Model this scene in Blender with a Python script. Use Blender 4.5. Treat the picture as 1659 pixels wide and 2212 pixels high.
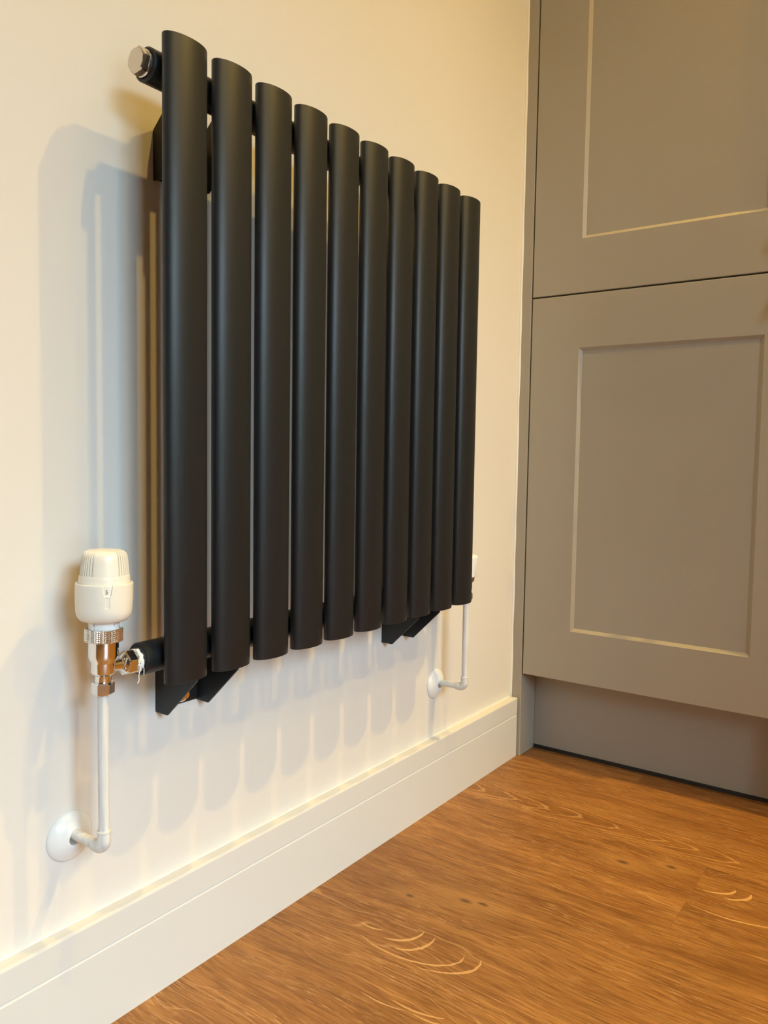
import bpy, bmesh, math, random
from mathutils import Vector, Matrix, noise

for o in list(bpy.data.objects):
    bpy.data.objects.remove(o, do_unlink=True)
SC = bpy.context.scene
COL = SC.collection
PI = math.pi

# ------------------------------------------------------------------ camera
# wall_left is the plane x = 0, the floor z = 0, the cupboard doors y = 1.394
CAM = (0.6808, 0.0, 0.576)
cd = bpy.data.cameras.new('camera')
cd.sensor_fit = 'HORIZONTAL'
cd.sensor_width = 36.0
cd.lens = 36.0 * 1718.34 / 1659.0
cd.clip_start = 0.02
cam = bpy.data.objects.new('camera', cd)
COL.objects.link(cam)
RW = Matrix(((0.81422358, 0.58034918, 0.01532272),
             (-0.05148841, 0.04589798, 0.99761832),
             (0.5782637, -0.81307331, 0.06725247)))       # world -> camera
cam.matrix_world = Matrix.Translation(CAM) @ RW.transposed().to_4x4()
SC.camera = cam

# ------------------------------------------------------------------ world, lights, exposure
w = bpy.data.worlds.new('world')
SC.world = w
w.use_nodes = True
w.node_tree.nodes['Background'].inputs[0].default_value = (0.61, 0.825, 1.0, 1)
w.node_tree.nodes['Background'].inputs[1].default_value = 32.0
SC.view_settings.view_transform = 'Standard'
SC.view_settings.look = 'None'
SC.view_settings.gamma = 1.0
SC.view_settings.exposure = 0.09
SC.view_settings.use_curve_mapping = False

WARM = (1.0, 0.655, 0.15)
DOWNLIGHTS = [  # x, y, watts
    (0.74, 0.68, 54.0),
    (1.60, 0.33, 27.0),
    (1.05, 1.33, 104.0),
    (1.95, 0.95, 36.0),
    (1.95, 1.33, 112.0),  # added beside the cupboard lamp to split and weaken its shadows
    (1.70, -0.40, 14.0),
]
ROOM_X, ROOM_Y0, ROOM_Y1, ROOM_Z = 2.45, -2.6, 2.0, 2.4
WIN = (-0.85, 0.28, 0.06, 1.94)    # y0, y1, z0, z1 of the glazed garden door in wall_right
# daylight is the sky itself, let in by the glazed door; the portal only tells Cycles where the opening is
ld = bpy.data.lights.new('daylight', 'AREA')
ld.shape = 'RECTANGLE'
ld.size = WIN[3] - WIN[2]
ld.size_y = WIN[1] - WIN[0]
ld.cycles.is_portal = True
lo = bpy.data.objects.new('daylight', ld)
COL.objects.link(lo)
lo.location = (ROOM_X + 0.14, (WIN[0] + WIN[1]) / 2, (WIN[2] + WIN[3]) / 2)
lo.rotation_euler = (0, PI / 2, 0)       # -z of the portal looks towards -x


# ------------------------------------------------------------------ materials
def mat(name, color, rough=0.5, metal=0.0, bump=None, spec=0.5, var=None):
    m = bpy.data.materials.new(name)
    m.use_nodes = True
    nt = m.node_tree
    b = nt.nodes['Principled BSDF']
    b.inputs['Base Color'].default_value = (*color, 1)
    b.inputs['Roughness'].default_value = rough
    b.inputs['Metallic'].default_value = metal
    b.inputs['Specular IOR Level'].default_value = spec
    if bump or var:
        g = nt.nodes.new('ShaderNodeNewGeometry')
    if bump:
        sc, st, dist = bump
        n = nt.nodes.new('ShaderNodeTexNoise')
        n.inputs['Scale'].default_value = sc
        n.inputs['Detail'].default_value = 3
        nt.links.new(g.outputs['Position'], n.inputs['Vector'])
        bp = nt.nodes.new('ShaderNodeBump')
        bp.inputs['Strength'].default_value = st
        bp.inputs['Distance'].default_value = dist
        nt.links.new(n.outputs['Fac'], bp.inputs['Height'])
        nt.links.new(bp.outputs['Normal'], b.inputs['Normal'])
    if var:
        sc3, amt = var
        mp = nt.nodes.new('ShaderNodeMapping')
        mp.inputs['Scale'].default_value = sc3
        nt.links.new(g.outputs['Position'], mp.inputs['Vector'])
        n = nt.nodes.new('ShaderNodeTexNoise')
        n.inputs['Scale'].default_value = 1.0
        n.inputs['Detail'].default_value = 4
        nt.links.new(mp.outputs['Vector'], n.inputs['Vector'])
        r = nt.nodes.new('ShaderNodeMapRange')
        r.inputs['From Min'].default_value = 0.3
        r.inputs['From Max'].default_value = 0.7
        r.inputs['To Min'].default_value = 1 - amt
        r.inputs['To Max'].default_value = 1.0
        nt.links.new(n.outputs['Fac'], r.inputs['Value'])
        mx = nt.nodes.new('ShaderNodeVectorMath')
        mx.operation = 'SCALE'
        mx.inputs[0].default_value = color
        nt.links.new(r.outputs['Result'], mx.inputs['Scale'])
        nt.links.new(mx.outputs['Vector'], b.inputs['Base Color'])
    return m


M = {
    'wall': mat('wall_paint', (0.78, 0.745, 0.70), 0.55, bump=(420, 0.10, 0.0006), spec=0.3, var=((3, 3, 3), 0.03)),
    'wall2': mat('taupe_wall_paint', (0.34, 0.31, 0.27), 0.6),
    'ceiling': mat('ceiling_paint', (0.85, 0.84, 0.82), 0.8),
    'trim': mat('satin_white', (0.675, 0.675, 0.665), 0.33, bump=(60, 0.04, 0.0005), spec=0.4),
    'black': mat('anthracite_powder_coat', (0.0100, 0.0122, 0.0142), 0.43, bump=(1500, 0.12, 0.0002), spec=0.42),
    'chrome': mat('polished_chrome', (0.80, 0.79, 0.78), 0.07, 1.0, bump=(90, 0.05, 0.0004)),
    'nickel': mat('brushed_nickel', (0.66, 0.60, 0.52), 0.24, 1.0, bump=(300, 0.1, 0.0002)),
    'dullnickel': mat('dull_nickel', (0.42, 0.36, 0.28), 0.32, 1.0),
    'cream': mat('cream_plastic', (0.83, 0.79, 0.70), 0.30, spec=0.5),
    'white': mat('white_plastic', (0.84, 0.84, 0.83), 0.25, spec=0.5),
    'pipe': mat('white_painted_copper', (0.80, 0.80, 0.79), 0.30, bump=(220, 0.25, 0.0008), var=((260, 260, 18), 0.20)),
    'tape': mat('white_thread_tape', (0.88, 0.88, 0.87), 0.5, bump=(900, 0.5, 0.0006)),
    'taupe': mat('taupe_satin_paint', (0.395, 0.355, 0.295), 0.38, bump=(700, 0.05, 0.0003), spec=0.4, var=((2, 2, 2), 0.03)),
    'seal': mat('dark_rubber', (0.02, 0.017, 0.016), 0.6),
    'brass': mat('aged_brass', (0.55, 0.36, 0.16), 0.3, 1.0),
    'dark': mat('black_print', (0.10, 0.10, 0.11), 0.6),
    'dlwhite': mat('white_metal', (0.8, 0.8, 0.8), 0.4),
    'paving': mat('grey_paving', (0.20, 0.20, 0.19), 0.8),
    'sky_block': mat('dark_sky_block', (0.05, 0.07, 0.04), 0.9),  # for the added block outside that cuts off the low sky
    'caulk': mat('white_caulk', (0.84, 0.82, 0.79), 0.4),
}


def emis(name, color, s):
    m = bpy.data.materials.new(name)
    m.use_nodes = True
    b = m.node_tree.nodes['Principled BSDF']
    b.inputs['Base Color'].default_value = (*color, 1)
    b.inputs['Emission Color'].default_value = (*color, 1)
    b.inputs['Emission Strength'].default_value = s
    return m


M['lamp'] = emis('lit_lamp_lens', WARM, 8.0)
gm = bpy.data.materials.new('window_glass')
gm.use_nodes = True
nt = gm.node_tree
nt.nodes.remove(nt.nodes['Principled BSDF'])
tr = nt.nodes.new('ShaderNodeBsdfTransparent')
gl = nt.nodes.new('ShaderNodeBsdfGlossy')
gl.inputs['Roughness'].default_value = 0.0
fr = nt.nodes.new('ShaderNodeFresnel')
mx = nt.nodes.new('ShaderNodeMixShader')
nt.links.new(fr.outputs[0], mx.inputs[0])
nt.links.new(tr.outputs[0], mx.inputs[1])
nt.links.new(gl.outputs[0], mx.inputs[2])
nt.links.new(mx.outputs[0], nt.nodes['Material Output'].inputs[0])
M['glass'] = gm


def wood_material():
    m = bpy.data.materials.new('oak_plank')
    m.use_nodes = True
    nt = m.node_tree
    N, L = nt.nodes, nt.links
    b = N['Principled BSDF']

    def mk(t, **k):
        n = N.new(t)
        for a, v in k.items():
            setattr(n, a, v)
        return n

    def math_(op, a, bb=None, c=None, clamp=False):
        n = mk('ShaderNodeMath', operation=op, use_clamp=clamp)
        for i, v in enumerate((a, bb, c)):
            if v is None:
                continue
            if isinstance(v, (int, float)):
                n.inputs[i].default_value = v
            else:
                L.new(v, n.inputs[i])
        return n.outputs[0]

    def maprange(v, a, bb, c=0.0, d=1.0, smooth=False):
        n = mk('ShaderNodeMapRange')
        if smooth:
            n.interpolation_type = 'SMOOTHSTEP'
        L.new(v, n.inputs['Value'])
        for k, x in zip(('From Min', 'From Max', 'To Min', 'To Max'), (a, bb, c, d)):
            n.inputs[k].default_value = x
        return n.outputs['Result']

    def noise_(vec, scale, detail=4.0, rough=0.55, dist=0.0):
        mp = mk('ShaderNodeMapping')
        mp.inputs['Scale'].default_value = scale
        L.new(vec, mp.inputs['Vector'])
        n = mk('ShaderNodeTexNoise')
        n.inputs['Scale'].default_value = 1.0
        n.inputs['Detail'].default_value = detail
        n.inputs['Roughness'].default_value = rough
        n.inputs['Distortion'].default_value = dist
        L.new(mp.outputs[0], n.inputs['Vector'])
        return n.outputs['Fac']

    def mix(fac, ca, cb, mode='MIX'):
        n = mk('ShaderNodeMix', data_type='RGBA', blend_type=mode)
        for sock, v in ((n.inputs['Factor'], fac), (n.inputs['A'], ca), (n.inputs['B'], cb)):
            if isinstance(v, (int, float)):
                sock.default_value = v
            elif isinstance(v, tuple):
                sock.default_value = (*v, 1)
            else:
                L.new(v, sock)
        return n.outputs['Result']

    geo = mk('ShaderNodeNewGeometry')
    pos = geo.outputs['Position']
    oi = mk('ShaderNodeObjectInfo')
    rnd = oi.outputs['Random']
    off = mk('ShaderNodeCombineXYZ')
    L.new(math_('MULTIPLY', rnd, 37.0), off.inputs[0])
    L.new(math_('MULTIPLY', rnd, 11.0), off.inputs[1])
    va = mk('ShaderNodeVectorMath', operation='ADD')
    L.new(pos, va.inputs[0])
    L.new(off.outputs[0], va.inputs[1])
    p = va.outputs[0]
    # slow wander of the grain direction
    wv = noise_(p, (2.5, 5, 1), 2)
    sep = mk('ShaderNodeSeparateXYZ')
    L.new(p, sep.inputs[0])
    yw = math_('ADD', sep.outputs[1], math_('MULTIPLY', wv, 0.06))
    comb = mk('ShaderNodeCombineXYZ')
    L.new(sep.outputs[0], comb.inputs[0])
    L.new(yw, comb.inputs[1])
    q = comb.outputs[0]

    tone = noise_(q, (2.2, 16, 1), 3)
    band = noise_(q, (7, 70, 1), 4, 0.6)
    fib = noise_(q, (22, 330, 1), 4, 0.65)
    fib2 = noise_(q, (40, 620, 1), 3, 0.6)
    c = mix(maprange(tone, 0.32, 0.68), (0.225, 0.092, 0.022), (0.385, 0.180, 0.050))
    c = mix(maprange(band, 0.42, 0.64, 0, 0.55), c, (0.150, 0.058, 0.013))
    c = mix(maprange(fib, 0.50, 0.66, 0, 0.62), c, (0.120, 0.044, 0.010))
    c = mix(maprange(fib, 0.46, 0.30, 0, 0.50), c, (0.520, 0.280, 0.105))
    # limed pores: short pale dashes along the grain
    pale = math_('MULTIPLY', maprange(fib2, 0.57, 0.68), maprange(noise_(q, (5, 26, 1), 2), 0.40, 0.60))
    c = mix(math_('MULTIPLY', pale, 0.62), c, (0.64, 0.40, 0.20))
    # annual rings (cathedral lines) in broad patches
    ringv = math_('ADD', math_('MULTIPLY', yw, 52.0), math_('MULTIPLY', noise_(p, (3.2, 9, 1), 2.5), 9.0))
    ring = math_('ABSOLUTE', math_('SUBTRACT', math_('FRACT', ringv), 0.5))
    patch = maprange(noise_(p, (1.3, 6.0, 1), 1.0), 0.50, 0.62, smooth=True)
    line = math_('MULTIPLY', maprange(ring, 0.06, 0.015), patch)
    c = mix(math_('MULTIPLY', line, 0.42), c, (0.56, 0.33, 0.15))
    # the flame figure of the plank next to the cupboard: nested pointed rings
    sw = mk('ShaderNodeSeparateXYZ')
    L.new(pos, sw.inputs[0])
    yy = math_('SUBTRACT', sw.outputs[1], 1.212)
    par = math_('ADD', sw.outputs[0], math_('MULTIPLY', math_('MULTIPLY', yy, yy), 170.0))
    par = math_('ADD', par, math_('MULTIPLY', noise_(p, (14, 60, 1), 3), 0.075))
    par = math_('ADD', par, math_('MULTIPLY', noise_(p, (70, 300, 1), 2), 0.010))
    fr_ = math_('FRACT', math_('MULTIPLY', par, 17.0))
    fline = maprange(math_('ABSOLUTE', math_('SUBTRACT', fr_, 0.5)), 0.11, 0.03)
    fmask = math_('MULTIPLY', maprange(sw.outputs[1], 1.172, 1.180), maprange(sw.outputs[1], 1.300, 1.255))
    fmask = math_('MULTIPLY', fmask, maprange(sw.outputs[0], 0.62, 0.42))
    c = mix(math_('MULTIPLY', math_('MULTIPLY', maprange(fr_, 0.55, 0.95), fmask), 0.35), c, (0.30, 0.125, 0.028))
    c = mix(math_('MULTIPLY', math_('MULTIPLY', fline, fmask), 0.55), c, (0.58, 0.34, 0.14))
    # knots, where this print shows them
    knot = None
    halo = None
    for kx, ky, kr in ((0.3233, 1.1105, 0.010), (0.384, 1.1385, 0.008), (0.1268, 0.851, 0.007), (0.1917, 0.8847, 0.010),
                       (0.214, 0.892, 0.008), (0.79, 1.09, 0.009), (0.62, 0.55, 0.010)):
        d = mk('ShaderNodeVectorMath', operation='MULTIPLY_ADD')
        L.new(pos, d.inputs[0])
        d.inputs[1].default_value = (0.75, 1.5, 0)
        d.inputs[2].default_value = (-kx * 0.75, -ky * 1.5, 0)
        ln = mk('ShaderNodeVectorMath', operation='LENGTH')
        L.new(d.outputs[0], ln.inputs[0])
        dist = math_('ADD', ln.outputs['Value'], math_('MULTIPLY', math_('SUBTRACT', fib, 0.5), 0.012))
        k = maprange(dist, kr, kr * 0.2, smooth=True)
        h = maprange(dist, kr * 5.5, kr, smooth=True)
        knot = k if knot is None else math_('MAXIMUM', knot, k)
        halo = h if halo is None else math_('MAXIMUM', halo, h)
    c = mix(math_('MULTIPLY', halo, 0.38), c, (0.44, 0.235, 0.075))
    c = mix(math_('MULTIPLY', knot, 0.78), c, (0.07, 0.032, 0.014))
    # medullary flecks: pale crescents in the print
    fl = None
    for cx, cy, rx, ry, a0, a1, wd in (
            (0.150, 0.790, 0.036, 0.034, -1.5, 0.15, 0.0016), (0.168, 0.782, 0.036, 0.036, -1.4, 0.3, 0.0016),
            (0.175, 0.775, 0.075, 0.040, -2.3, 0.25, 0.0013), (0.193, 0.776, 0.078, 0.045, -1.3, 0.30, 0.0013),
            (0.432, 1.126, 0.040, 0.024, -1.5, 0.1, 0.0018), (0.452, 1.124, 0.040, 0.028, -1.3, 0.2, 0.0018),
            (0.47, 1.095, 0.085, 0.045, -2.1, -0.5, 0.0014), (0.125, 0.775, 0.022, 0.012, -2.2, -0.6, 0.0012),
            (0.24, 0.690, 0.05, 0.020, -1.9, -0.5, 0.0014), (0.26, 0.688, 0.05, 0.022, -1.7, -0.4, 0.0014),
            (0.21, 0.680, 0.05, 0.020, -2.0, -0.8, 0.0012)):
        d = mk('ShaderNodeVectorMath', operation='MULTIPLY_ADD')
        L.new(pos, d.inputs[0])
        d.inputs[1].default_value = (1 / rx, 1 / ry, 0)
        d.inputs[2].default_value = (-cx / rx, -cy / ry, 0)
        ln = mk('ShaderNodeVectorMath', operation='LENGTH')
        L.new(d.outputs[0], ln.inputs[0])
        sp = mk('ShaderNodeSeparateXYZ')
        L.new(d.outputs[0], sp.inputs[0])
        ang = math_('ARCTAN2', sp.outputs[1], sp.outputs[0])
        am = (a0 + a1) / 2
        ah = (a1 - a0) / 2
        arm = math_('SUBTRACT', 1.0, math_('DIVIDE', math_('ABSOLUTE', math_('SUBTRACT', ang, am)), ah), clamp=True)
        wid = math_('MULTIPLY', math_('POWER', arm, 0.5), 2 * wd / (rx + ry) * 1.6)
        jit = math_('MULTIPLY', math_('SUBTRACT', noise_(p, (150, 150, 1), 1), 0.5), 0.05)
        e = math_('SUBTRACT', wid, math_('ABSOLUTE', math_('ADD', math_('SUBTRACT', ln.outputs['Value'], 1.0), jit)))
        f = maprange(e, 0.0, 0.008)
        fl = f if fl is None else math_('MAXIMUM', fl, f)
    c = mix(math_('MULTIPLY', fl, 0.75), c, (0.66, 0.40, 0.17))
    # plank to plank tone
    tn = mk('ShaderNodeVectorMath', operation='SCALE')
    L.new(c, tn.inputs[0])
    L.new(maprange(rnd, 0, 1, 0.90, 1.08), tn.inputs['Scale'])
    L.new(tn.outputs[0], b.inputs['Base Color'])
    b.inputs['Roughness'].default_value = 0.42
    b.inputs['Specular IOR Level'].default_value = 0.35
    bp = mk('ShaderNodeBump')
    bp.inputs['Strength'].default_value = 0.25
    bp.inputs['Distance'].default_value = 0.0006
    L.new(math_('SUBTRACT', fib2, math_('MULTIPLY', fib, 0.6)), bp.inputs['Height'])
    L.new(bp.outputs[0], b.inputs['Normal'])
    return m


M['wood'] = wood_material()


# ------------------------------------------------------------------ mesh helpers
def link(name, me, m, parent=None):
    o = bpy.data.objects.new(name, me)
    COL.objects.link(o)
    if m is not None:
        me.materials.append(M[m])
    o.parent = parent
    return o


def build(name, bm, m, parent=None, smooth=False, angle=None):
    bmesh.ops.recalc_face_normals(bm, faces=bm.faces[:])
    me = bpy.data.meshes.new(name)
    if smooth:
        for f in bm.faces:
            f.smooth = True
        if angle is not None:
            for e in bm.edges:
                if len(e.link_faces) == 2 and e.calc_face_angle(0) > angle:
                    e.smooth = False
    bm.to_mesh(me)
    bm.free()
    return link(name, me, m, parent)


def tag(o, label, cat, group=None):
    o['label'] = label
    o['category'] = cat
    if group:
        o['group'] = group
    return o


def struct(o):
    o['kind'] = 'structure'
    return o


def empty(name, loc=(0, 0, 0)):
    o = bpy.data.objects.new(name, None)
    o.empty_display_size = 0.05
    COL.objects.link(o)
    o.location = loc
    return o


def box(bm, x0, x1, y0, y1, z0, z1, bevel=0.0, segs=2):
    vs = [bm.verts.new((x, y, z)) for x in (x0, x1) for y in (y0, y1) for z in (z0, z1)]
    fs = [bm.faces.new([vs[i] for i in q]) for q in
          ((0, 1, 3, 2), (4, 6, 7, 5), (0, 4, 5, 1), (2, 3, 7, 6), (0, 2, 6, 4), (1, 5, 7, 3))]
    if bevel:
        es = list({e for f in fs for e in f.edges})
        bmesh.ops.bevel(bm, geom=es, offset=bevel, segments=segs, profile=0.5, affect='EDGES')
    return bm


AX = {'z': (Vector((1, 0, 0)), Vector((0, 1, 0)), Vector((0, 0, 1))),
      'y': (Vector((1, 0, 0)), Vector((0, 0, 1)), Vector((0, 1, 0))),
      'x': (Vector((0, 1, 0)), Vector((0, 0, 1)), Vector((1, 0, 0)))}


def lathe(bm, prof, axis='z', o=(0, 0, 0), n=48, angles=None, rf=None, sx=1.0, sy=1.0):
    """surface of revolution; prof = [(radius, height)], radius 0 closes it"""
    u, v, wv = AX[axis]
    o = Vector(o)
    if angles is None:
        angles = [2 * PI * i / n for i in range(n)]
    rings = []
    for r, h in prof:
        if r <= 1e-9:
            rings.append([bm.verts.new(o + wv * h)])
        else:
            rg = []
            for a in angles:
                rr = r + (rf(a, h, r) if rf else 0.0)
                rg.append(bm.verts.new(o + u * (rr * sx * math.cos(a)) + v * (rr * sy * math.sin(a)) + wv * h))
            rings.append(rg)
    k = len(angles)
    for A, B in zip(rings, rings[1:]):
        for i in range(k):
            j = (i + 1) % k
            if len(A) == 1 and len(B) == 1:
                continue
            if len(A) == 1:
                bm.faces.new((A[0], B[i], B[j]))
            elif len(B) == 1:
                bm.faces.new((A[i], A[j], B[0]))
            else:
                bm.faces.new((A[i], A[j], B[j], B[i]))
    return bm


def tube(bm, pts, r, n=20, caps=True):
    pts = [Vector(p) for p in pts]
    rad = r if isinstance(r, (list, tuple)) else [r] * len(pts)
    t = (pts[1] - pts[0]).normalized()
    nrm = t.orthogonal().normalized()
    rings = []
    for i, p in enumerate(pts):
        if i == 0:
            d = pts[1] - pts[0]
        elif i == len(pts) - 1:
            d = pts[-1] - pts[-2]
        else:
            d = (pts[i + 1] - p).normalized() + (p - pts[i - 1]).normalized()
        d.normalize()
        q = t.rotation_difference(d)
        nrm = (q @ nrm).normalized()
        t = d
        bn = t.cross(nrm)
        rings.append([bm.verts.new(p + (nrm * math.cos(2 * PI * k / n) + bn * math.sin(2 * PI * k / n)) * rad[i]) for k in range(n)])
    for A, B in zip(rings, rings[1:]):
        for k in range(n):
            bm.faces.new((A[k], A[(k + 1) % n], B[(k + 1) % n], B[k]))
    if caps:
        bm.faces.new(rings[0])
        bm.faces.new(rings[-1])
    return bm


def prism(bm, poly, axis, a, b):
    """extrude polygon given in the other two axes (cyclic order kept) from a to b along axis"""
    def P(p, h):
        if axis == 'y':
            return (p[0], h, p[1])
        if axis == 'x':
            return (h, p[0], p[1])
        return (p[0], p[1], h)
    A = [bm.verts.new(P(p, a)) for p in poly]
    B = [bm.verts.new(P(p, b)) for p in poly]
    n = len(poly)
    bm.faces.new(A)
    bm.faces.new(B[::-1])
    for i in range(n):
        bm.faces.new((A[i], A[(i + 1) % n], B[(i + 1) % n], B[i]))
    return bm


def hexnut(bm, axis, o, r, h0, h1, ch=0.0012, rot=0.0, n=6):
    """hexagonal nut with chamfered corners"""
    ang = []
    for i in range(n):
        base = rot + 2 * PI * i / n
        ang += [base - 0.05, base + 0.05, base + PI / n]
    ang = sorted(ang)

    def rf(a, h, rr):
        t = ((a - rot + PI / n) % (2 * PI / n)) - PI / n       # 0 at a corner
        t = PI / n - abs(t)                                     # 0 at flat centre
        flat = r * math.cos(PI / n) / math.cos(t)
        if rr >= r - 1e-9:
            return flat - rr
        return min(flat, rr) - rr
    ri = r * math.cos(PI / n)
    lathe(bm, [(0, h0), (ri * 0.97, h0), (r, h0 + ch), (r, h1 - ch), (ri * 0.97, h1), (0, h1)], axis, o, angles=ang, rf=rf)
    return bm


# ------------------------------------------------------------------ the room
T = 0.12
bm = bmesh.new()
box(bm, -T, 0, ROOM_Y0 - T, ROOM_Y1 + T, 0, ROOM_Z)
wl = struct(build('wall_left', bm, 'wall'))
bm = bmesh.new()
box(bm, 0, ROOM_X, ROOM_Y1, ROOM_Y1 + T, 0, ROOM_Z)
struct(build('wall_back', bm, 'wall2'))
bm = bmesh.new()
box(bm, 0, ROOM_X, ROOM_Y0 - T, ROOM_Y0, 0, ROOM_Z)
struct(build('wall_front', bm, 'wall2'))
bm = bmesh.new()
for a in ((ROOM_Y0 - T, WIN[0], 0, ROOM_Z), (WIN[1], ROOM_Y1 + T, 0, ROOM_Z),
          (WIN[0], WIN[1], 0, WIN[2]), (WIN[0], WIN[1], WIN[3], ROOM_Z)):
    box(bm, ROOM_X, ROOM_X + T, *a)
struct(build('wall_right', bm, 'wall2'))
bm = bmesh.new()
box(bm, -T, ROOM_X + T, ROOM_Y0 - T, ROOM_Y1 + T, ROOM_Z, ROOM_Z + 0.1)
struct(build('ceiling', bm, 'ceiling'))
# window
win = struct(empty('window_1', (ROOM_X + 0.06, (WIN[0] + WIN[1]) / 2, WIN[2])))
bm = bmesh.new()
hy = (WIN[1] - WIN[0]) / 2
hz = WIN[3] - WIN[2]
for a in ((-hy, -hy + 0.05, 0, hz), (hy - 0.05, hy, 0, hz), (-hy, hy, 0, 0.05), (-hy, hy, hz - 0.05, hz), (-0.02, 0.02, 0, hz)):
    box(bm, -0.03, 0.03, *a)
build('window_frame', bm, 'trim', win)
for s in (-1, 1):
    bm = bmesh.new()
    y0, y1 = sorted((s * 0.02, s * (hy - 0.05)))
    box(bm, -0.004, 0.004, y0, y1, 0.05, hz - 0.05)
    build('pane', bm, 'glass', win)

# outside the garden door: paving and an unseen block, added to cut daylight from near the horizon
bm = bmesh.new()
box(bm, ROOM_X + T + 0.01, 12.4, -25.0, 25.0, -0.14, -0.02)
struct(build('floor_patio', bm, 'paving'))
bm = bmesh.new()
box(bm, 12.0, 12.3, -25.0, 25.0, -0.02, 3.90)
struct(build('wall_sky_block', bm, 'sky_block'))

# floor: sub-floor slab + oak planks, laid across the room towards the radiator wall
bm = bmesh.new()
box(bm, -T, ROOM_X + T, ROOM_Y0 - T, ROOM_Y1 + T, -0.12, -0.006)
fl = struct(build('floor', bm, 'seal'))
PW, PL = 0.185, 1.22
rng = random.Random(4)
meshes = {}


def plank(x0, x1, y0, y1):
    key = (round(x1 - x0, 4), round(y1 - y0, 4))
    if key not in meshes:
        b2 = bmesh.new()
        g = 0.00004
        box(b2, g, key[0] - g, g, key[1] - g, -0.006, 0.0)
        top = [e for e in b2.edges if all(v.co.z > -1e-6 for v in e.verts)]
        bmesh.ops.bevel(b2, geom=top, offset=0.00018, segments=1, affect='EDGES')
        bmesh.ops.recalc_face_normals(b2, faces=b2.faces[:])
        me = bpy.data.meshes.new('plank')
        b2.to_mesh(me)
        b2.free()
        me.materials.append(M['wood'])
        meshes[key] = me
    o = bpy.data.objects.new('plank', meshes[key])
    COL.objects.link(o)
    o.parent = fl
    o.location = (x0, y0, 0)


row = -22
ends = {3: 0.247, 2: 0.412 + 0.6, 1: 0.425, 0: 0.95, -1: 0.62, 4: 0.8}
while True:
    y0 = 0.80 + row * PW
    if y0 >= ROOM_Y1:
        break
    y1 = min(y0 + PW, ROOM_Y1)
    y0 = max(y0, ROOM_Y0)
    if y1 - y0 > 0.01:
        e = ends.get(row, rng.uniform(0.1, PL))
        xs = [0.0]
        while e < ROOM_X:
            xs.append(e)
            e += PL
        xs.append(ROOM_X)
        for a, b2 in zip(xs, xs[1:]):
            plank(a, b2, y0, y1)
    row += 1

# skirting board with a V groove and an eased top edge, running to the cupboard's end panel
SK_T, SK_H = 0.0158, 0.1154
prof = [(0, 0), (SK_T, 0), (SK_T, 0.0808), (SK_T - 0.0016, 0.0825), (SK_T - 0.0016, 0.0832), (SK_T, 0.0842),
        (SK_T, SK_H - 0.0022), (SK_T - 0.0007, SK_H - 0.0007), (SK_T - 0.0024, SK_H), (0, SK_H)]
bm = bmesh.new()
prism(bm, prof, 'y', ROOM_Y0, 1.3925)
struct(build('baseboard_left', bm, 'trim'))
# caulk bead along the skirting top and up the cupboard panel
bm = bmesh.new()
rng = random.Random(2)
pts = [(0.0003, -1.0 + 2.39 * i / 150, SK_H + 0.0002) for i in range(151)]
tube(bm, pts, [0.0012 + 0.0004 * noise.noise(Vector((0, p[1] * 25, 0))) for p in pts], n=8)
pts = [(0.0007, 1.3925, SK_H + 2.28 * i / 220) for i in range(221)]
tube(bm, pts, [0.0030 + 0.0014 * noise.noise(Vector((3, 0, p[2] * 14))) for p in pts], n=8)
struct(build('trim_1', bm, 'caulk', None, True))

# ------------------------------------------------------------------ radiator
XC, YT0, PITCH, TA, TB, Z0, Z1 = 0.082, 0.51221, 0.05954, 0.02507, 0.01147, 0.3578, 0.9578
XH, RH, ZHL, ZHU = 0.056, 0.0157, 0.3808, 0.9351
rad = empty('radiator', (0, 0.78, 0.302))
tag(rad, 'anthracite wall-hung radiator of ten upright oval tubes', 'radiator')


def rchild(name, bm, m, parent=rad, **k):
    for v in bm.verts:
        v.co -= Vector((0, 0.78, 0.302))
    return build(name, bm, m, parent, **k)


tube_me = None
for i in range(10):
    if tube_me is None:
        bm = bmesh.new()
        e = 0.0009
        lathe(bm, [(0, Z0), (1 - 0.05, Z0), (1 - 0.014, Z0 + e * 0.3), (1, Z0 + e), (1, Z1 - e), (1 - 0.014, Z1 - e * 0.3), (1 - 0.05, Z1), (0, Z1)],
              'z', (XC, YT0, 0), n=72, sx=TB, sy=TA)
        o = rchild('oval_tube', bm, 'black', smooth=True, angle=0.7)
        tube_me = o.data
    else:
        o = bpy.data.objects.new('oval_tube', tube_me)
        COL.objects.link(o)
        o.parent = rad
        o.location = (0, i * PITCH, 0)
for zh, ya, yb in ((ZHL, 0.4755, 1.082), (ZHU, 0.4865, 1.0735)):
    bm = bmesh.new()
    r = RH
    pr = [(0, ya + 0.004), (0.0098, ya + 0.004), (0.0100, ya), (r - 0.0030, ya), (r - 0.0026, ya + 0.0006), (r - 0.0022, ya), (r - 0.001, ya + 0.0004), (r, ya + 0.0016),
          (r, yb - 0.0016), (r - 0.001, yb - 0.0004), (0.0100, yb), (0, yb)]
    lathe(bm, pr, 'y', (XH, 0, zh), n=56)
    rchild('header_pipe', bm, 'black', smooth=True, angle=0.5)
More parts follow.
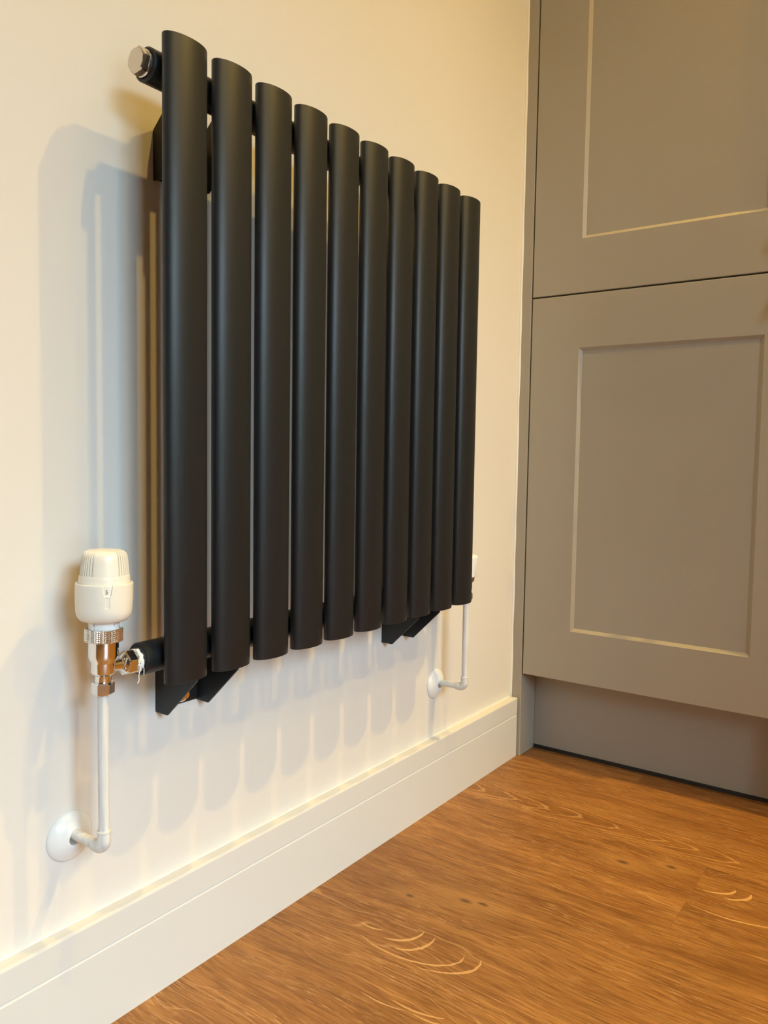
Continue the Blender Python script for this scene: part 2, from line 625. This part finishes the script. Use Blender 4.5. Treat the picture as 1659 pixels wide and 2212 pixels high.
# blanking plugs on the two ends of the upper header
for sgn, ye in ((1, 0.4865), (-1, 1.0735)):
    bm = bmesh.new()
    hs = sorted((ye - sgn * 0.0022, ye - sgn * 0.0098))
    hexnut(bm, 'y', (XH, 0, ZHU), 0.0128, hs[0], hs[1], ch=0.0010, rot=0.16)
    pl = rchild('blanking_plug', bm, 'nickel', smooth=True, angle=0.35)
    bm = bmesh.new()
    h = sorted((ye + sgn * 0.0, ye - sgn * 0.0024))
    lathe(bm, [(0, h[0]), (0.0118, h[0]), (0.0125, h[0] + 0.0006), (0.0125, h[1] - 0.0006), (0.0118, h[1]), (0, h[1])], 'y', (XH, 0, ZHU), n=40)
    rchild('washer', bm, 'chrome', pl, smooth=True, angle=0.5)
for y0 in (0.5406, 0.9558):
    for dz in (0.0, ZHU - ZHL):
        wz = 0.302 + dz
        y1 = y0 + 0.0588
        t = 0.0022
        bm = bmesh.new()
        box(bm, 0.0, t, y0 + t, y1 - t, wz + 0.0012, wz + 0.049)
        wing = [(0, 0), (0.019, -0.0006), (0.0655, 0.0445), (0.0655, 0.0635), (0.0560, 0.0625), (0.0470, 0.0655), (0.0415, 0.0715), (0.0400, 0.0790),
                (0.0360, 0.0840), (0.0150, 0.0640), (0.0, 0.0500)]
        for ya in (y0, y1 - t):
            prism(bm, [(p[0], p[1] + wz) for p in wing], 'y', ya, ya + t)
        br = rchild('wall_bracket', bm, 'black')
        bm = bmesh.new()
        sy, sz = y0 + 0.0345, wz + 0.0115
        lathe(bm, [(0, t), (0.0085, t), (0.0090, t + 0.0008), (0.0070, t + 0.0030), (0.0045, t + 0.0042), (0, t + 0.0045)], 'x', (0, sy, sz), n=32)
        hexnut(bm, 'x', (0, sy, sz), 0.0050, t + 0.0035, t + 0.0075, ch=0.0006)
        rchild('bracket_screw', bm, 'chrome', br, smooth=True, angle=0.5)

# ------------------------------------------------------------------ thermostatic valve (near end)
ZB = 0.3562
tv = empty('thermostatic_valve', (XH, 0.4370, ZB))
tv.rotation_euler = (-0.026, 0, 0)
tag(tv, 'cream-headed thermostatic radiator valve with chrome body set to 5', 'radiator valve')
F = math.radians(-29)          # the printed numeral looks this way

bm = bmesh.new()
P = [(0, 0.0105), (0.0072, 0.0105), (0.0074, 0.0115), (0.0074, 0.0165), (0.0082, 0.0180), (0.0102, 0.0192), (0.0110, 0.0205), (0.0110, 0.0290),
     (0.0113, 0.0300), (0.0127, 0.0325), (0.0133, 0.0345), (0.0135, 0.0360), (0.0135, 0.0505), (0, 0.0505)]
lathe(bm, P, 'z', n=56)
zt = ZHL - ZB
P = [(0, 0.0), (0.0056, 0.0), (0.0056, 0.0185), (0.0085, 0.0196), (0.0100, 0.0212), (0.0100, 0.0225), (0, 0.0225)]
lathe(bm, P, 'y', (0, 0, zt), n=40)
build('valve_body', bm, 'chrome', tv, True, 0.6)
bm = bmesh.new()
hexnut(bm, 'y', (0, 0, zt), 0.0124, 0.0212, 0.0312, ch=0.0012, rot=0.30)
P = [(0, 0.030), (0.0088, 0.030), (0.0088, 0.034), (0.0078, 0.035), (0.0078, 0.0395), (0, 0.0395)]
lathe(bm, P, 'y', (0, 0, zt), n=40)
build('union_nut', bm, 'chrome', tv, True, 0.35)
bm = bmesh.new()
hexnut(bm, 'z', (0, 0, 0), 0.0106, 0.0, 0.0112, ch=0.0012, rot=F - 0.62)
build('compression_nut', bm, 'chrome', tv, True, 0.35)
# knurled chrome ring
bm = bmesh.new()
ZK0, ZK1 = 0.0490, 0.0612
zs = [ZK0 + 0.0006 + (ZK1 - ZK0 - 0.0012) * i / 18 for i in range(19)]
NK = 60


def knurl(a, h, r):
    if h < ZK0 + 0.0005 or h > ZK1 - 0.0005:
        return 0.0
    k = (h - ZK0) / 0.0165 * 2.0
    a1 = abs(((a * NK / (2 * PI) + k * 4.5) % 1.0) - 0.5) * 2
    a2 = abs(((a * NK / (2 * PI) - k * 4.5) % 1.0) - 0.5) * 2
    return 0.00055 * (min(a1, 0.75) + min(a2, 0.75) - 1.5)


P = [(0, ZK0), (0.0155, ZK0), (0.0163, ZK0 + 0.0003)] + [(0.0170, z) for z in zs] + [(0.0163, ZK1 - 0.0003), (0.0155, ZK1), (0.0142, ZK1), (0.0140, ZK1 - 0.002), (0, ZK1 - 0.002)]
lathe(bm, P, 'z', n=NK * 5, rf=lambda a, h, r: knurl(a, h, r) if r > 0.0169 else 0)
build('knurled_ring', bm, 'chrome', tv)
# white neck with slots
bm = bmesh.new()


def slots(a, h, r):
    if h < 0.0615 or r < 0.0130:
        return 0
    d = min(abs(((a - F - s + PI) % (2 * PI)) - PI) for s in (-0.80, 0.62, 2.2, 3.8))
    return -0.0035 if d < 0.075 else 0


lathe(bm, [(0, 0.0585), (0.0136, 0.0585), (0.0136, 0.0700), (0, 0.0700)], 'z', n=180, rf=slots)
build('neck', bm, 'white', tv)
# head: collar with the notch, cap with the vents
head = None
dth = math.radians(0.6)
ang = [i * dth for i in range(600)]


def adiff(a, b):
    return ((a - b + PI) % (2 * PI)) - PI


zc = [0.0678, 0.0682, 0.0700, 0.0725, 0.0760, 0.0795]
prc = [(0.0128, 0.0678), (0.0175, 0.0680), (0.0205, 0.0690), (0.0226, 0.0710), (0.0238, 0.0735), (0.0245, 0.0765)]
zz = 0.0790
while zz < 0.1022:
    prc.append((0.0248 + min(1, (zz - 0.079) / 0.010) * 0.0005, zz))
    zz += 0.0005
prc += [(0.0252, 0.1027), (0.0249, 0.1031), (0.0232, 0.1031), (0.0228, 0.1026), (0.0228, 0.0990), (0.0, 0.0985)]


def notch(a, h, r):
    if r < 0.0246:
        return 0
    d = adiff(a, F)
    half = math.radians(6.2) + (h - 0.0935) / 0.0095 * math.radians(4.0)
    if h > 0.0935 and abs(d) < half:
        return -0.0011
    hw = math.radians(4.6)
    if 0.0822 < h < 0.0925:
        k = 1.0
        if h < 0.0842:
            k = math.sqrt(max(0, 1 - ((0.0842 - h) / 0.0020) ** 2))
        if abs(d) < hw * k:
            return -0.0007
    return 0


bm = bmesh.new()
lathe(bm, [(0, 0.0678)] + prc, 'z', angles=ang, rf=notch)
head = build('valve_head', bm, 'cream', tv, True, 0.45)
prk = [(0.0, 0.0988), (0.0224, 0.0988), (0.0224, 0.1070), (0.0222, 0.1082), (0.0219, 0.1100), (0.0217, 0.1102)]
zz = 0.1108
while zz < 0.1250:
    prk.append((0.0217 - (zz - 0.1108) * 0.105, zz))
    zz += 0.0012
prk += [(0.0200, 0.1256), (0.0196, 0.1280), (0.0186, 0.1302), (0.0168, 0.1318), (0.0148, 0.1326), (0.0110, 0.1331), (0.0, 0.1333)]
capc = F + math.radians(-4)


def vents(a, h, r):
    if h < 0.1101 or h > 0.1322 or r < 0.012:
        return 0
    d = adiff(a, capc)
    k = round(d / (2 * PI / 3))
    d = d - k * (2 * PI / 3)             # 0 = centre of a plain panel
    v = abs(abs(d) - PI / 3)             # 0 = centre of a vent
    hv = math.radians(32)
    if v > hv:
        return 0
    s = (v / math.radians(7.6)) % 1.0
    if 0.30 < s < 0.72:
        return -0.0019
    return -0.0003


bm = bmesh.new()
lathe(bm, prk, 'z', angles=ang, rf=vents)
build('vented_cap', bm, 'cream', head, True, 0.45)
# the numeral
cu = bpy.data.curves.new('numeral', 'FONT')
cu.body = '5'
cu.size = 0.0054
cu.extrude = 0.00005
cu.align_x = 'CENTER'
tmp = bpy.data.objects.new('numeral_curve', cu)
COL.objects.link(tmp)
dg = bpy.context.evaluated_depsgraph_get()
nme = bpy.data.meshes.new_from_object(tmp.evaluated_get(dg))
bpy.data.objects.remove(tmp, do_unlink=True)
num = link('numeral', nme, 'dark', head)
fn = F - math.radians(1.5)
nx, tx = Vector((math.cos(fn), math.sin(fn), 0)), Vector((-math.sin(fn), math.cos(fn), 0))
mw = Matrix((tx, Vector((0, 0, 1)), nx)).transposed().to_4x4()
num.matrix_local = Matrix.Translation(nx * 0.02432 + Vector((0, 0, 0.0953))) @ mw
# thread tape around the tail
bm = bmesh.new()
rng = random.Random(7)
n1, n2 = 40, 12
vv = []
for i in range(n1):
    a = 2 * PI * i / n1
    ringv = []
    for j in range(n2):
        b_ = 2 * PI * j / n2
        rr = 0.0020 + 0.0012 * noise.noise(Vector((math.cos(a) * 6, math.sin(a) * 6, b_ * 1.3)))
        R_ = 0.0092 + 0.0010 * noise.noise(Vector((math.cos(a) * 3, math.sin(a) * 3, 9)))
        R2 = R_ + rr * math.cos(b_)
        ringv.append(bm.verts.new((R2 * math.cos(a), 0.0362 + 1.1 * rr * math.sin(b_), zt + R2 * math.sin(a))))
    vv.append(ringv)
for i in range(n1):
    for j in range(n2):
        bm.faces.new((vv[i][j], vv[(i + 1) % n1][j], vv[(i + 1) % n1][(j + 1) % n2], vv[i][(j + 1) % n2]))


def strand(pts, r):
    tube(bm, pts, r, n=6)


for k in range(7):
    a0 = rng.uniform(-1.5, 1.6)
    pts = []
    for s in range(12):
        a = a0 - s * 0.13
        R_ = 0.0100 + rng.uniform(-0.0006, 0.0009)
        pts.append((R_ * math.cos(a), 0.0345 + 0.003 * math.sin(s * 0.5 + k), zt + R_ * math.sin(a)))
    strand(pts, 0.00042)
strand([(0.0095, 0.0335, zt - 0.004), (0.0100, 0.0330, zt - 0.008), (0.0095, 0.0322, zt - 0.012), (0.0098, 0.0325, zt - 0.016),
        (0.0096, 0.0320, zt - 0.0185), (0.0100, 0.0305, zt - 0.0192)], 0.00045)
strand([(0.0100, 0.0365, zt - 0.002), (0.0105, 0.0372, zt - 0.006), (0.0100, 0.0378, zt - 0.010), (0.0102, 0.0374, zt - 0.0125)], 0.0004)
build('thread_tape', bm, 'tape', tv, True)

# ------------------------------------------------------------------ lockshield valve (far end)
YR = 1.1105
lv = empty('lockshield_valve', (XH, YR, 0.3522))
tag(lv, 'white-capped lockshield valve at the far end of the radiator', 'radiator valve')
bm = bmesh.new()


def flute(a, h, r):
    if r < 0.010:
        return 0
    return -0.0011 * (0.5 + 0.5 * math.cos(8 * a)) ** 3 * (1 if r > 0.0145 else 0.4)


P = [(0, 0.0370), (0.0148, 0.0370), (0.0153, 0.0376), (0.0174, 0.0670), (0.0172, 0.0690), (0.0160, 0.0708), (0.0135, 0.0720), (0.0085, 0.0722), (0.0080, 0.0712), (0, 0.0712)]
lathe(bm, P, 'z', n=96, rf=flute)
cp = build('lockshield_cap', bm, 'white', lv, True, 0.6)
bm = bmesh.new()
lathe(bm, [(0, 0.0711), (0.0032, 0.0711), (0.0032, 0.0728), (0.0026, 0.0733), (0, 0.0733)], 'z', n=24)
build('cap_screw', bm, 'nickel', cp, True, 0.5)
bm = bmesh.new()
lathe(bm, [(0, 0.0105), (0.0065, 0.0105), (0.0065, 0.0150), (0.0090, 0.0170), (0.0090, 0.0270), (0.0122, 0.0310), (0.0125, 0.0380), (0, 0.0380)], 'z', n=48)
lathe(bm, [(0, -0.022), (0.0056, -0.022), (0.0056, 0), (0, 0)], 'y', (0, 0, ZHL - 0.3522), n=32)
build('valve_body', bm, 'dullnickel', lv, True, 0.5)
bm = bmesh.new()
hexnut(bm, 'z', (0, 0, 0), 0.0106, 0.0, 0.0112, ch=0.0014, rot=0.2)
build('compression_nut', bm, 'dullnickel', lv, True, 0.35)
bm = bmesh.new()
hexnut(bm, 'y', (0, 0, ZHL - 0.3522), 0.0120, -0.0300, -0.0190, ch=0.0012, rot=0.3)
build('union_nut', bm, 'dullnickel', lv, True, 0.35)


# ------------------------------------------------------------------ supply pipes and wall collars
def supply(yp, zc, ztop, label, flz, flabel):
    root = empty('supply_pipe', (0.0, yp, zc))
    tag(root, label, 'pipe', 'supply pipes out of the wall')
    R0, rb = 0.0050, 0.0085
    bm = bmesh.new()
    pts = [(XH, 0, 0.004 + (ztop - zc - 0.004) * i / 40) for i in range(41)]
    tube(bm, pts, [R0 + 0.00018 * noise.noise(Vector((yp * 9, 0, p[2] * 90))) for p in pts], n=28)
    build('riser', bm, 'pipe', root, True, 0.6)
    bm = bmesh.new()
    tube(bm, [(-0.02, 0, 0), (XH - 0.004, 0, 0)], R0, n=28)
    build('stub', bm, 'pipe', root, True, 0.6)
    bm = bmesh.new()
    re = 0.0061
    pts = [(XH - 0.0150, 0, 0), (XH - 0.0145, 0, 0)]
    rs = [R0 + 0.0001, re]
    for i in range(13):
        a = PI / 2 * i / 12
        pts.append((XH - rb + rb * math.sin(a), 0, rb - rb * math.cos(a)))
        rs.append(re + 0.0003)
    pts += [(XH, 0, 0.0155), (XH, 0, 0.0159), (XH, 0, 0.0172), (XH, 0, 0.0174)]
    rs += [re, re + 0.0005, re + 0.0005, R0 + 0.0001]
    tube(bm, pts, rs, n=32)
    build('elbow', bm, 'pipe', root, True, 0.6)
    c = empty('pipe_collar', (0, yp, flz))
    tag(c, flabel, 'pipe collar', 'pipe collars on the wall')
    bm = bmesh.new()
    lathe(bm, [(0.0238, 0), (0.0244, 0.0004), (0.0244, 0.0014), (0.0226, 0.0036), (0.0190, 0.0062), (0.0140, 0.0088), (0.0095, 0.0103), (0.0068, 0.0108),
               (0.0063, 0.0104), (0.0061, 0.0090), (0.0061, 0.0)], 'x', (0, 0, 0), n=64)
    build('cover_disc', bm, 'white', c, True, 0.9)


supply(0.4370, 0.2095, ZB + 0.004, 'white painted pipe rising to the cream thermostatic valve', 0.2055,
       'white round wall collar below the cream thermostatic valve')
supply(YR, 0.2080, 0.3522 + 0.004, 'white painted pipe rising to the lockshield valve near the cupboard', 0.2045,
       'white round wall collar nearest the taupe cupboard')

# ------------------------------------------------------------------ tall cupboard
YD = 1.394
cup = empty('tall_cupboard', (0.27, YD, 0))
tag(cup, 'tall taupe shaker cupboard beside the radiator wall', 'cupboard')


def cpart(name, bm, m, parent=cup, **k):
    for v in bm.verts:
        v.co -= Vector((0.27, YD, 0))
    return build(name, bm, m, parent, **k)


for x0, x1 in ((0.0006, 0.0220), (0.5235, 0.5450)):
    bm = bmesh.new()
    box(bm, x0, x1, YD, 1.995, 0.0, 2.20, bevel=0.0006, segs=1)
    cpart('end_panel', bm, 'taupe')
bm = bmesh.new()
box(bm, 0.0225, 0.5230, YD + 0.0235, 1.99, 0.163, 2.20)
cpart('carcass', bm, 'taupe')
bm = bmesh.new()
box(bm, 0.0226, 0.5229, 1.4587, 1.4767, 0.0065, 0.1628)
pl = cpart('plinth', bm, 'taupe')
bm = bmesh.new()
box(bm, 0.0227, 0.5228, 1.4572, 1.4770, 0.0002, 0.0072)
cpart('seal_strip', bm, 'seal', pl)


def door(x0, x1, z0, z1, zk):
    st, rl, bw, dp, th = 0.0933, 0.0957, 0.0062, 0.0052, 0.0225
    bm = bmesh.new()

    def ring(a, b_, c, d, y):
        return [bm.verts.new(p) for p in ((a, y, c), (b_, y, c), (b_, y, d), (a, y, d))]
    e = 0.0009
    back = ring(x0, x1, z0, z1, YD + th)
    fr1 = ring(x0, x1, z0, z1, YD + e)
    fr2 = ring(x0 + e, x1 - e, z0 + e, z1 - e, YD)
    in1 = ring(x0 + st, x1 - st, z0 + rl, z1 - rl, YD)
    in2 = ring(x0 + st + bw * 0.92, x1 - st - bw * 0.92, z0 + rl + bw * 0.92, z1 - rl - bw * 0.92, YD + dp)
    in3 = ring(x0 + st + bw, x1 - st - bw, z0 + rl + bw, z1 - rl - bw, YD + dp)
    seq = [back, fr1, fr2, in1, in2, in3]
    for A, B in zip(seq, seq[1:]):
        for i in range(4):
            bm.faces.new((A[i], A[(i + 1) % 4], B[(i + 1) % 4], B[i]))
    bm.faces.new(in3)
    bm.faces.new(back[::-1])
    d = cpart('cupboard_door', bm, 'taupe')
    bm = bmesh.new()
    kx = x1 - st / 2
    lathe(bm, [(0, 0.0), (0.0095, 0.0), (0.0090, -0.002), (0.0060, -0.004), (0.0055, -0.014), (0.0090, -0.017), (0.0155, -0.020), (0.0165, -0.024), (0.0150, -0.028), (0.008, -0.031), (0, -0.0315)],
          'y', (kx, YD, zk), n=40)
    cpart('knob', bm, 'brass', d, smooth=True, angle=0.8)


door(0.0245, 0.5210, 0.1642, 0.8779, 0.8300)
door(0.0245, 0.5210, 0.8808, 2.1900, 0.9285)

# ------------------------------------------------------------------ recessed ceiling lamps
for i, (x, y, watts) in enumerate(DOWNLIGHTS):
    r = empty('downlight', (x, y, ROOM_Z))
    tag(r, ('recessed warm ceiling lamp closest to the radiator', 'recessed warm ceiling lamp straight above the camera side of the floor',
            'recessed warm ceiling lamp just in front of the cupboard',
            'recessed warm ceiling lamp closest to the glazed garden door',
            'added unseen warm ceiling lamp right of the cupboard, splitting the shadows', 'recessed warm ceiling lamp behind the camera')[i], 'ceiling lamp', 'recessed ceiling lamps')
    bm = bmesh.new()
    lathe(bm, [(0.030, 0), (0.0425, 0), (0.0425, -0.002), (0.040, -0.004), (0.032, -0.004), (0.030, -0.001)], 'z', n=40)
    bm.faces.ensure_lookup_table()
    build('bezel', bm, 'dlwhite', r, True, 0.6)
    bm = bmesh.new()
    lathe(bm, [(0, -0.0003), (0.030, -0.0003), (0.030, -0.0012), (0, -0.0012)], 'z', n=32)
    build('lens', bm, 'lamp', r)
    sd = bpy.data.lights.new('downlight_lamp', 'SPOT')
    sd.energy = watts
    sd.color = WARM
    sd.spot_size = math.radians(120)
    sd.spot_blend = 1.0
    sd.shadow_soft_size = 0.012
    so = bpy.data.objects.new('downlight_lamp', sd)
    COL.objects.link(so)
    so.parent = r
    so.location = (0, 0, -0.02)
